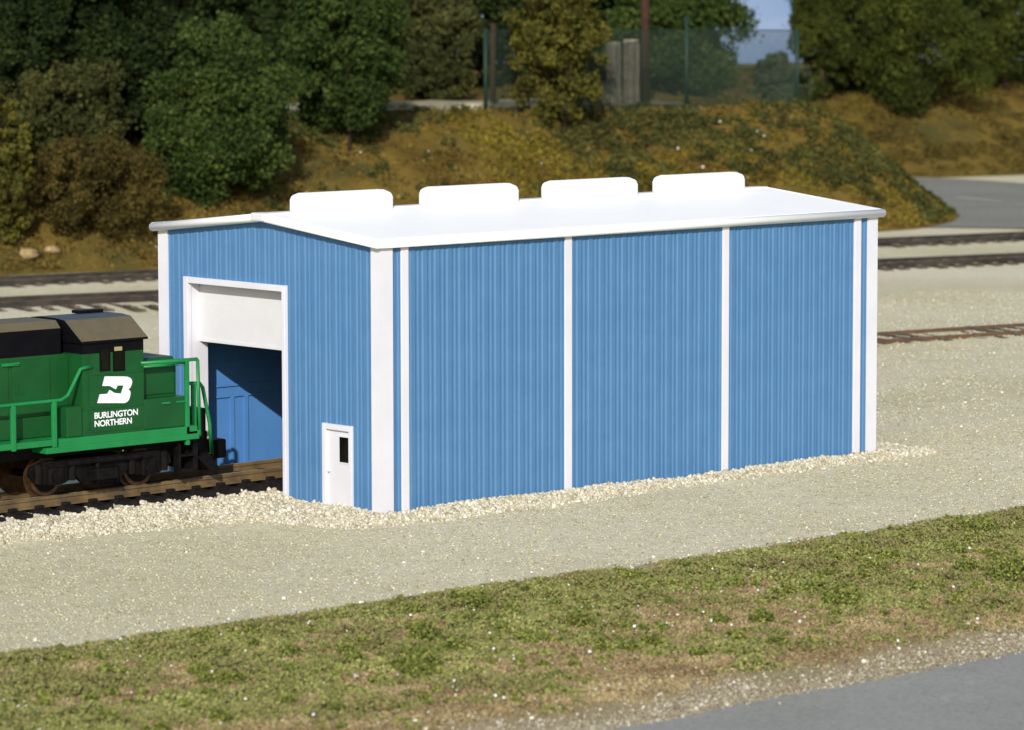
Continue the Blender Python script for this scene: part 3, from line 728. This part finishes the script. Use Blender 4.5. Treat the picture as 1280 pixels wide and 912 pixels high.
# ------------------------------------------------------------------ railway tracks
def rail_prof(h, head=.13, foot=.26):
    return [(-foot/2, 0), (foot/2, 0), (foot/2, .05), (.04, .09), (.04, h-.11), (head/2, h-.085), (head/2, h-.015), (head/2-.02, h), (-head/2+.02, h), (-head/2, h-.015), (-head/2, h-.085), (-.04, h-.11), (-.04, .09), (-foot/2, .05)]
def track(label, p0, p1, gauge, rail_h, m_rail, m_tie, tie_len, tie_w, tie_h, pitch, group, sl_label=None, jitter=0., long_from=None, pair=None):
    p0, p1 = np.asarray(p0, float), np.asarray(p1, float); d = p1-p0; ln = np.linalg.norm(d)
    o = empty('railway_track', tuple(p0), math.atan2(d[1], d[0]), label, 'railway track', group)
    o.rotation_euler = (0, -math.asin(d[2]/ln), math.atan2(d[1], d[0]))
    for s in (-1, 1):
        b = MB(); k = len(rail_prof(rail_h)); y = s*gauge/2
        pf = [(y+p[0], tie_h+p[1]) for p in rail_prof(rail_h)]
        b.prism(pf, 0, ln, 'x'); b.mi = [1 if i in (2+7,) else 0 for i in range(len(b.f))]
        r = b.build('rail', [m_rail, M['railhead'] if pair is None else pair], o)
        x = 5.3+s
        while x < ln:
            jb = MB(); jb.box(x, x+.55, y-.10, y+.10, tie_h+.06, tie_h+rail_h*.55); jb.build('joint_bar', m_rail, r); x += 11.7
    b = MB(); b.box(-tie_w/2, tie_w/2, -tie_len/2, tie_len/2, 0, tie_h, bev=.02)
    for s in (-1, 1):
        for q in (-.2, .2): b.box(-tie_w*.3, tie_w*.3, s*gauge/2+q-.07, s*gauge/2+q+.07, tie_h, tie_h+.09, bev=.02)
    me = None; nt = int(ln/pitch); gg = np.random.default_rng(int(ln*10)); made = 0
    for i in range(nt):
        if made >= 100: break
        loc = ((i+.5)*pitch, gg.normal()*jitter, gg.normal()*jitter*.15)
        if me is None:
            t_ = b.build('sleeper', m_tie, o); me = t_
            t_.location = loc
        else:
            t_ = dup(me, o, loc)
        t_.rotation_euler = (0, 0, gg.normal()*.02*(1 if jitter else .3))
        if long_from and long_from[0] <= (i+.5)*pitch <= long_from[1]: t_.scale = (1, 1.0+long_from[2]*((i+.5)*pitch-long_from[0])/(long_from[1]-long_from[0]), 1); t_.location.y -= tie_len*(t_.scale.y-1)/2
        made += 1
    return o
sl = .010
track('railway track of tan rails on black sleepers leading through the shed doorway', (-30, TY, .10-26*sl+.02), (18.8, TY, .10+22.8*sl), 1.5, .29, M['railtan'], M['tie'], 3.25, .40, .28, .88, None)
YT = 'tracks across the yard behind the shed'
def yt(s, n, z): X, Y = xy(s, n); return (X, Y, z)
track('dark track farthest back, at the foot of the bank', yt(-6, 79.0, -.082), yt(110, 78.2, -.082), 2.6, .27, M['raildark'], M['tiebrown'], 4.0, .5, .10, 1.16, YT, jitter=.15)
track('dark track in front of the one along the bank', yt(-8, 68.6, -.082), yt(106, 63.8, -.082), 2.6, .27, M['raildark'], M['tiebrown'], 4.0, .5, .10, 1.14, YT, jitter=.15, long_from=(22, 40, 1.6))
track('rusty track emerging past the far end of the shed', yt(26, 33.3, -.085), yt(112, 34.6, -.085), 2.6, .14, M['railrust'], M['tiebrown'], 3.9, .45, .10, .95, YT, jitter=.15, pair=M['railrust'])

# ------------------------------------------------------------------ locomotive
loco = empty('locomotive', (0, 0, 0), 0, 'green and black diesel locomotive about to enter the shed', 'locomotive')
YC = TY; CS = 4.80                    # axis and near side plane of the cab
def mir(y): return 2*YC-y
# frame and walkway
b = MB(); b.box(-19, -7.35, 4.78, mir(4.78), 2.10, 2.27, bev=.02); b.box(-7.75, -2.62, 4.72, mir(4.72), 1.90, 2.06, bev=.02); b.box(-7.30, -2.66, 4.75, mir(4.75), 2.04, 2.27, bev=.015)
b.build('walkway_sill', M['lgreen'], loco)
b = MB(); b.box(-19, -2.7, 5.4, mir(5.4), 1.7, 2.1); b.box(-14.6, -10.4, 4.95, mir(4.95), 1.05, 2.05, bev=.12); b.build('underframe', M['truck'], loco)
# long hood
yh = 5.42; 
b = MB(); b.box(-18.6, -6.52, yh, mir(yh), 2.27, 4.46); b.build('hood', M['green'], loco)
b = MB(); b.prism([(yh, 4.46), (mir(yh), 4.46), (mir(yh), 5.16), (mir(yh)-.22, 5.36), (yh+.22, 5.36), (yh, 5.16)], -18.6, -6.75, 'x')
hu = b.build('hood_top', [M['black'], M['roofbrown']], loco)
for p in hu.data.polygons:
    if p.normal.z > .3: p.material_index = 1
b = MB()                               # hood doors, slightly raised
for k in range(6):
    xx = -8.35-k*1.35; b.box(xx, xx+1.22, yh-.03, yh+.01, 2.95, 4.38, bev=.012)
    b.box(xx+.08, xx+.16, yh-.05, yh-.02, 3.5, 3.75)
b.box(-16.5, -6.6, yh-.06, yh+.01, 2.29, 2.85, bev=.02)
b.build('hood_doors', M['green'], loco)
for xx in (-8.7, -10.9): b = MB(); b.box(xx, xx+.55, yh-.09, yh-.03, 4.28, 4.33); b.build('door_latch', M['lgreen'], loco)
# cab
xr, xf = -6.50, -4.45
prof = [(CS, 2.29), (CS, 4.74), (mir(CS), 4.74), (mir(CS), 2.29)]
b = MB(); b.box(xr, xf, CS, mir(CS), 2.27, 4.47); cab = b.build('cab', M['green'], loco)
b = MB(); b.box(xr, xf, CS-.004, mir(CS)+.004, 4.47, 4.78); b.build('cab_band', M['black'], cab)
rp = [(CS-.09, 4.76), (CS-.07, 4.82), (5.50, 5.345), (5.9, 5.385), (mir(5.9), 5.385), (mir(5.50), 5.345), (mir(CS)+.07, 4.82), (mir(CS)+.09, 4.76)]
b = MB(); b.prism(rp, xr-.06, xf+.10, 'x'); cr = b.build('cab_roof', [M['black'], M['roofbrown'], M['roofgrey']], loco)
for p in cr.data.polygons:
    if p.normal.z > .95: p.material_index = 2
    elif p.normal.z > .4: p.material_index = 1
b = MB(); b.box(-5.3, -4.5, 6.55, 6.95, 5.38, 5.47, bev=.02); b.build('horn', M['black'], cr)
# side windows and mullion lamp
def pz(x1, y1): return x1/3.04, 370+y1/3.04
def wy(u, v, y): p = on_y(*pz(u, v), y); return p[0], p[2]
for ua, ub in ((383, 412), (434, 468)):
    xa, za = wy(ua, 278, CS); xb, zb = wy(ub, 195, CS)
    b = MB(); b.box(xa, xb, CS-.012, CS+.02, za, 4.56); w_ = b.build('window', M['glass'], cab)
    b = MB()
    for q in ((xa-.04, xa, za-.04, 4.6), (xb, xb+.04, za-.04, 4.6), (xa, xb, za-.04, za)): b.box(q[0], q[1], CS-.024, CS-.001, q[2], q[3])
    b.build('window_frame', M['black'], w_)
xa, za = wy(432, 210, CS); xb, zb = wy(460, 192, CS)
b = MB(); b.box(xa, xb, CS-.06, CS-.013, za, zb, bev=.012); b.build('sunshade', M['lamp'], cab)
b = MB()                              # raised panel seams on the cab side
xa, za = wy(355, 292, CS); xb, _ = wy(545, 280, CS)
b.box(xa, xf-.02, CS-.022, CS-.002, 3.90, 3.945); b.box(xr+.02, xf-.02, CS-.022, CS-.002, 2.98, 3.03); b.box(-6.35, -4.5, CS-.022, CS-.002, 2.36, 2.40)
b.box(-6.30, -6.27, CS-.018, CS-.002, 2.4, 4.4)
b.build('cab_seam', M['green'], cab)
# lower equipment box, flush with the cab, and the short nose
for q in ((-7.02, xr-.003, 3.10), (xf+.003, -2.98, 3.12)):
    b = MB(); b.box(q[0], q[1], CS+.01, mir(CS)-.01, 2.272, q[2], bev=.035); b.build('equipment_box', M['green'], loco)
for xx in (-3.85, -3.35): b = MB(); b.box(xx, xx+.28, CS-.03, CS+.03, 2.95, 3.0); b.build('box_latch', M['lgreen'], loco)
nz = [(5.12, 3.10), (5.12, 4.02), (5.28, 4.17), (mir(5.28), 4.17), (mir(5.12), 4.02), (mir(5.12), 3.10)]
b = MB(); b.prism(nz, xf+.003, -3.12, 'x'); ns = b.build('nose', [M['green'], M['roofgrey']], loco)
for p in ns.data.polygons:
    if p.normal.z > .9: p.material_index = 1
b = MB(); b.box(xf+.02, -3.2, 5.08, 5.115, 3.2, 3.98, bev=.01); b.build('nose_panel', M['green'], ns)
# emblem and lettering
LG = [(398,303),(470,303),(484,304),(494,308),(500,314),(502,323),(500,334),(496,344),(488,352),(494,358),(496,366),(494,380),(490,391),(484,399),(474,404),(370,404),(379,371),(408,369),(416,354),(436,366),(460,368),(470,337),(447,337),(440,352),(416,339),(389,339)]
pts = [wy(u, v, CS-.006) for u, v in LG]
from mathutils.geometry import tessellate_polygon
tri = tessellate_polygon([[Vector((p[0], p[1], 0)) for p in pts]]); k = len(pts)
b = MB(); b.add([(p[0], CS-.010, p[1]) for p in pts]+[(p[0], CS-.002, p[1]) for p in pts], [tuple(t) for t in tri]+[(i, (i+1) % k, k+(i+1) % k, k+i) for i in range(k)])
b.build('emblem', M['decal'], cab)
def text_mesh(s, p_tl, p_br, y, name, par):
    cu = bpy.data.curves.new(name+'_font', 'FONT'); cu.body = s; cu.size = 1; cu.offset = .022; cu.extrude = 0; cu.space_character = .95
    o = bpy.data.objects.new(name+'_font', cu); COL.objects.link(o)
    dg = bpy.context.evaluated_depsgraph_get(); dg.update(); me = bpy.data.meshes.new_from_object(o.evaluated_get(dg))
    bpy.data.objects.remove(o)
    co = np.zeros(len(me.vertices)*3); me.vertices.foreach_get('co', co); co = co.reshape(-1, 3)
    mn, mx = co.min(0), co.max(0)
    u = (co[:, 0]-mn[0])/(mx[0]-mn[0]); v = (co[:, 1]-mn[1])/(mx[1]-mn[1])
    out = np.stack([p_tl[0]+(p_br[0]-p_tl[0])*u, y-.010+0*(co[:, 2]-mn[2]), p_br[1]+(p_tl[1]-p_br[1])*v], 1)
    me.vertices.foreach_set('co', out.ravel()); me.materials.clear(); me.materials.append(M['decal']); me.update(); me.name = name
    return link(bpy.data.objects.new(name, me), par)
zt = [wy(358, 436, CS), wy(523, 430, CS), wy(358, 491, CS), wy(523, 484, CS)]
x0_, x1_ = zt[0][0], zt[1][0]; zt0 = (zt[0][1]+zt[1][1])/2; zb0 = (zt[2][1]+zt[3][1])/2; hh = (zt0-zb0)
text_mesh('BURLINGTON', (x0_, zt0), (x1_, zb0+hh*.56), CS, 'lettering', cab)
text_mesh('NORTHERN', (x0_, zb0+hh*.44), (wy(500, 460, CS)[0], zb0), CS, 'lettering', cab)
# handrails
hr = .052
def rail(pts, r=hr, name='handrail', m='lgreen'):
    b = MB(); b.tube(pts, r, 8); return b.build(name, M[m], loco, smooth=True)
for yy in (4.80, mir(4.80)):
    rail([(-18.5, yy, 3.29), (-9, yy, 3.30), (-7.22, yy, 3.31), (-6.98, yy, 3.42), (-6.58, yy-.03*(1 if yy < YC else -1), 4.10), (-6.48, yy-.03*(1 if yy < YC else -1), 4.13), (-6.22, yy-.03*(1 if yy < YC else -1), 4.15)])
    for xx in (-8.76, -7.44, -10.1, -11.4, -12.7, -14, -15.3, -16.6):
        b = MB(); b.box(xx-.07, xx+.07, yy-.05, yy+.05, 2.06, 3.30, bev=.02); b.build('stanchion', M['lgreen'], loco)
    rail([(-4.55, yy, 4.10), (-2.62, yy, 4.08), (-2.60, yy, 4.05), (-2.55, yy, 1.98)], .05)
    rail([(-4.45, yy, 4.02), (-3.0, yy, 4.01)], .035)
    b = MB(); b.box(-3.05, -2.92, yy-.05, yy+.05, 1.75, 4.06, bev=.02); b.box(-3.0, -2.55, yy-.05, yy+.05, 2.0, 2.14, bev=.02); b.build('stanchion', M['lgreen'], loco)
for yy, sg in ((5.35, 1), (mir(5.35), -1)):
    rail([(-2.55, yy, 2.1), (-2.55, yy, 3.33), (-2.48, yy, 3.38), (-2.12, yy, 3.36), (-2.02, yy, 3.24), (-1.78, yy, 2.2), (-1.72, yy, 1.36), (-1.95, yy, 1.36)], .055)
    b = MB(); b.box(-2.40, -2.24, yy-.02, yy+.06, 2.06, 3.34, bev=.02); b.build('stanchion', M['lgreen'], loco)
# pilot, steps and coupler
b = MB(); b.box(-2.66, -2.50, 4.95, mir(4.95), 1.0, 1.9, bev=.02); b.box(-2.52, -1.75, 5.5, mir(5.5), 1.2, 1.98, bev=.03); b.box(-1.9, -1.72, 5.6, mir(5.6), 1.9, 2.62, bev=.03); b.prism([(-2.50, 1.35), (-2.05, .95), (-1.75, .85), (-1.75, 1.0), (-2.1, 1.45)], 5.0, mir(5.0), 'y'); b.build('pilot', M['truck'], loco)
b = MB(); b.box(-2.0, -1.1, YC-.14, YC+.14, 1.22, 1.5, bev=.03); b.box(-1.2, -.66, YC-.26, YC+.26, 1.08, 1.62, bev=.06); b.box(-1.0, -.9, YC-.05, YC+.05, .80, 1.10, bev=.02); b.build('coupler', M['black'], loco)
b = MB(); b.box(-3.15, -2.7, 4.90, 5.15, 1.02, 1.08); b.box(-3.15, -2.7, 4.90, 5.15, 1.42, 1.48); b.box(-3.2, -3.14, 4.9, 5.15, .98, 1.9); b.build('boarding_step', M['truck'], loco)
b = MB(); b.box(-3.55, -3.0, 6.6, 7.1, .86, 1.18, bev=.02); b.build('air_tank', M['step'], loco)
# trucks and wheels
def bogie(xc, z0):
    t = empty('bogie', (xc, YC, z0)); t.parent = loco
    ax = (-1.55, 1.55)
    for s in (-1, 1):
        y0 = s*1.16
        b = MB()
        pf = [(-2.35, .62), (-2.3, .86), (-1.9, .98), (1.9, .98), (2.3, .86), (2.35, .62), (1.95, .36), (1.2, .36), (.9, .55), (.55, .25), (-.55, .25), (-.9, .55), (-1.2, .36), (-1.95, .36)]
        b.prism(pf, y0-.09, y0+.09, 'y')
        for a in ax:
            b.box(a-.24, a+.24, y0+s*.09-.10, y0+s*.09+.10, .34, .80, bev=.05); b.disc((a, .56), .15, y0+s*.2-.02, y0+s*.2+.06, 14)
            for q in (-.55, .55): b.tube([(a+q, y0+s*.1, .42), (a+q, y0+s*.1, .95)], .11, 10)
        b.box(-.42, .42, y0+s*.02, y0+s*.22, .36, .70, bev=.05); b.tube([(-1.2, y0+s*.2, .9), (1.2, y0+s*.2, .9)], .08, 8)
        b.tube([(-.2, y0+s*.18, .3), (-.2, y0+s*.18, 1.0)], .06, 8)
        b.build('side_frame', M['truck'], t)
        for a in ax:
            w = MB(); yw = s*.75; w.disc((a, .52), .52, yw-.07, yw+.07, 36, 0); w.disc((a, .50), .60, yw-s*.10-.02, yw-s*.10+.02, 36, 0)
            ww = w.build('wheel', M['bronze'], t)
            d_ = MB(); d_.disc((a, .52), .42, yw+s*.071-.006, yw+s*.071+.012, 30); d_.build('hub', M['truck'], ww)
    for a in ax:
        b = MB(); b.disc((a, .52), .11, -.75, .75, 14); b.build('axle', M['truck'], t)
    b = MB(); b.box(-1.0, 1.0, -.6, .6, .4, .95); b.build('bolster', M['truck'], t)
    return t
bogie(-5.72, .665); bogie(-16.0, .56)

# ------------------------------------------------------------------ fence, poles, concrete blocks on the bank
def fence():
    P = [at(px, 136, hit(px, 139)+1.5) for px in (607, 858, 996)]
    base = [np.array([p[0], p[1], hz(p[0], p[1])]) for p in P]
    tops = [at(px, 38, np.dot(p-CAM, fw))[2] for px, p in zip((607, 858, 996), P)]
    o = empty('chain_link_fence', tuple(base[0]), 0, 'tall see-through green mesh fence on the crest of the bank', 'fence')
    m = bpy.data.materials.new('green_fence_mesh'); m.use_nodes = True; nt = m.node_tree; bs = nt.nodes['Principled BSDF']
    bs.inputs['Base Color'].default_value = (.006, .019, .010, 1); bs.inputs['Roughness'].default_value = .7
    tr = nt.nodes.new('ShaderNodeBsdfTransparent'); mx = nt.nodes.new('ShaderNodeMixShader')
    tc = nt.nodes.new('ShaderNodeTexCoord')
    # diagonal woven wires, finer than the eye resolves at this distance
    fac = None
    for sg in (1, -1):
        mp = nt.nodes.new('ShaderNodeMapping'); mp.inputs['Rotation'].default_value = (0, 0, R(45*sg))
        wv = nt.nodes.new('ShaderNodeTexWave'); wv.inputs['Scale'].default_value = 3.2; wv.bands_direction = 'X'
        nt.links.new(tc.outputs['UV'], mp.inputs[0]); nt.links.new(mp.outputs[0], wv.inputs['Vector'])
        gt = nt.nodes.new('ShaderNodeMath'); gt.operation = 'GREATER_THAN'; gt.inputs[1].default_value = .83
        nt.links.new(wv.outputs['Fac'], gt.inputs[0])
        if fac is None: fac = gt.outputs[0]
        else:
            ma = nt.nodes.new('ShaderNodeMath'); ma.operation = 'MAXIMUM'; nt.links.new(fac, ma.inputs[0]); nt.links.new(gt.outputs[0], ma.inputs[1]); fac = ma.outputs[0]
    nt.links.new(fac, mx.inputs[0]); nt.links.new(tr.outputs[0], mx.inputs[1]); nt.links.new(bs.outputs[0], mx.inputs[2])
    nt.links.new(mx.outputs[0], nt.nodes['Material Output'].inputs['Surface'])
    V, Fc, uv = [], [], []; u = 0
    for i in range(2):
        a, c = base[i]-base[0], base[i+1]-base[0]; ln = np.linalg.norm((c-a)[:2]); k = len(V)
        ta, tc_ = tops[i]-base[0][2], tops[i+1]-base[0][2]
        V += [(a[0], a[1], a[2]+.05), (c[0], c[1], c[2]+.05), (c[0], c[1], tc_), (a[0], a[1], ta)]; Fc.append((k, k+1, k+2, k+3))
        uv += [(u, a[2]), (u+ln, c[2]), (u+ln, tc_), (u, ta)]; u += ln
    f = mesh_np('mesh_panel', V, np.array(Fc), m, o)
    uvl = f.data.uv_layers.new(name='UVMap')
    for l in f.data.loops: uvl.data[l.index].uv = uv[l.vertex_index]
    for p, t, ex in zip(base, tops, (.1, .9, .1)):
        q = p-base[0]; b = MB(); b.tube([(q[0], q[1], q[2]-.5), (q[0], q[1], t-base[0][2]+ex)], .13, 10); b.build('fence_post', M['fencegreen'], o, smooth=True)
    b = MB()
    for i in range(2):
        a, c = base[i]-base[0], base[i+1]-base[0]; b.tube([(a[0], a[1], tops[i]-base[0][2]), (c[0], c[1], tops[i+1]-base[0][2])], .035, 6)
    b.build('top_rail', M['fencegreen'], o)
fence()
def pole(px, depth, r, ytop, label, r1=None):
    depth = hit(px, 135)+2.5; p = at(px, 134, depth); z = hz(p[0], p[1]); t = at(px, ytop, depth)[2]
    o = empty('wooden_pole', (p[0], p[1], z), 0, label, 'pole', 'brown poles on the bank')
    b = MB(); b.tube([(0, 0, -.5), (0, 0, (t-z)*.5), (0.05, 0, t-z)], r, 12, r1=r1 or r*.8); b.build('shaft', M['polebrown'], o, smooth=True)
    return o
pole(806, 226, .33, -130, 'thick reddish brown pole beside the concrete blocks')
pole(616, 231, .20, 30, 'dull brown pole behind the left fence post')
def block(px0, px1, py0, depth, thick, label, cap):
    depth = hit((px0+px1)/2, 138.5)-.2; a, c = at(px0, 133, depth), at(px1, 133, depth); z = hz(*((a+c)[:2]/2)); t = at(px0, py0, depth)[2]-z
    w = np.linalg.norm(c-a); o = empty('concrete_block', tuple(np.array([*((a+c)/2)[:2], z])), math.atan2((c-a)[1], (c-a)[0]), label, 'concrete block', 'upright concrete blocks by the pole')
    b = MB(); b.box(-w/2, w/2, 0, thick, -1.0, t, bev=.08)
    for i in range(1, 5): b.box(-w/2+.1, w/2-.1, -.04, .06, t*i/5-.04, t*i/5+.04, bev=.015)
    b.build('body', M['concrete'], o)
    b = MB(); b.box(-w/2+.02, w/2-.02, .02, thick-.02, t+.002, t+.16, bev=.06); b.build('cap', M['concrete_top'], o)
block(758, 776, 56, 222.5, 1.0, 'narrower upright concrete block next to the yellow green tree', 0)
block(779, 799, 53, 222.8, 1.2, 'wider upright concrete block next to the brown pole', 0)
# pale stone slab lying at the crest left of the fence
a = at(574, 130, 222.5); o = empty('stone_slab', (a[0], a[1], hz(a[0], a[1])), YAW-math.pi/2, 'pale stone slab at the crest left of the fence', 'stone slab')
b = MB(); b.box(-.1, 1.45, 0, .9, -.3, .62, bev=.12); b.build('body', M['concrete_top'], o)

# ------------------------------------------------------------------ light
w = bpy.data.worlds.new('World'); S.world = w; w.use_nodes = True
nt = w.node_tree; bg = nt.nodes['Background']; skyt = nt.nodes.new('ShaderNodeTexSky'); skyt.sky_type = 'NISHITA'; skyt.sun_disc = False
sd = Vector((.65, .62, -.435)).normalized()        # travel direction of the sunlight
el = math.asin(-sd.z); skyt.sun_elevation = el; skyt.sun_rotation = math.atan2(-sd.x, -sd.y)
nt.links.new(skyt.outputs[0], bg.inputs['Color']); bg.inputs['Strength'].default_value = .12
ld = bpy.data.lights.new('sun', 'SUN'); ld.energy = 3.9; ld.angle = R(.6); ld.color = (1, .95, .87)
lo = bpy.data.objects.new('sun', ld); COL.objects.link(lo); lo.rotation_euler = sd.to_track_quat('-Z', 'Y').to_euler(); lo.location = (-50, -60, 60)
vs_ = S.view_settings; vs_.view_transform = 'Standard'; vs_.look = 'None'; vs_.gamma = 1; vs_.exposure = .28
S.render.engine = 'CYCLES'; S.cycles.max_bounces = 6; S.cycles.transparent_max_bounces = 12; S.cycles.use_denoising = True
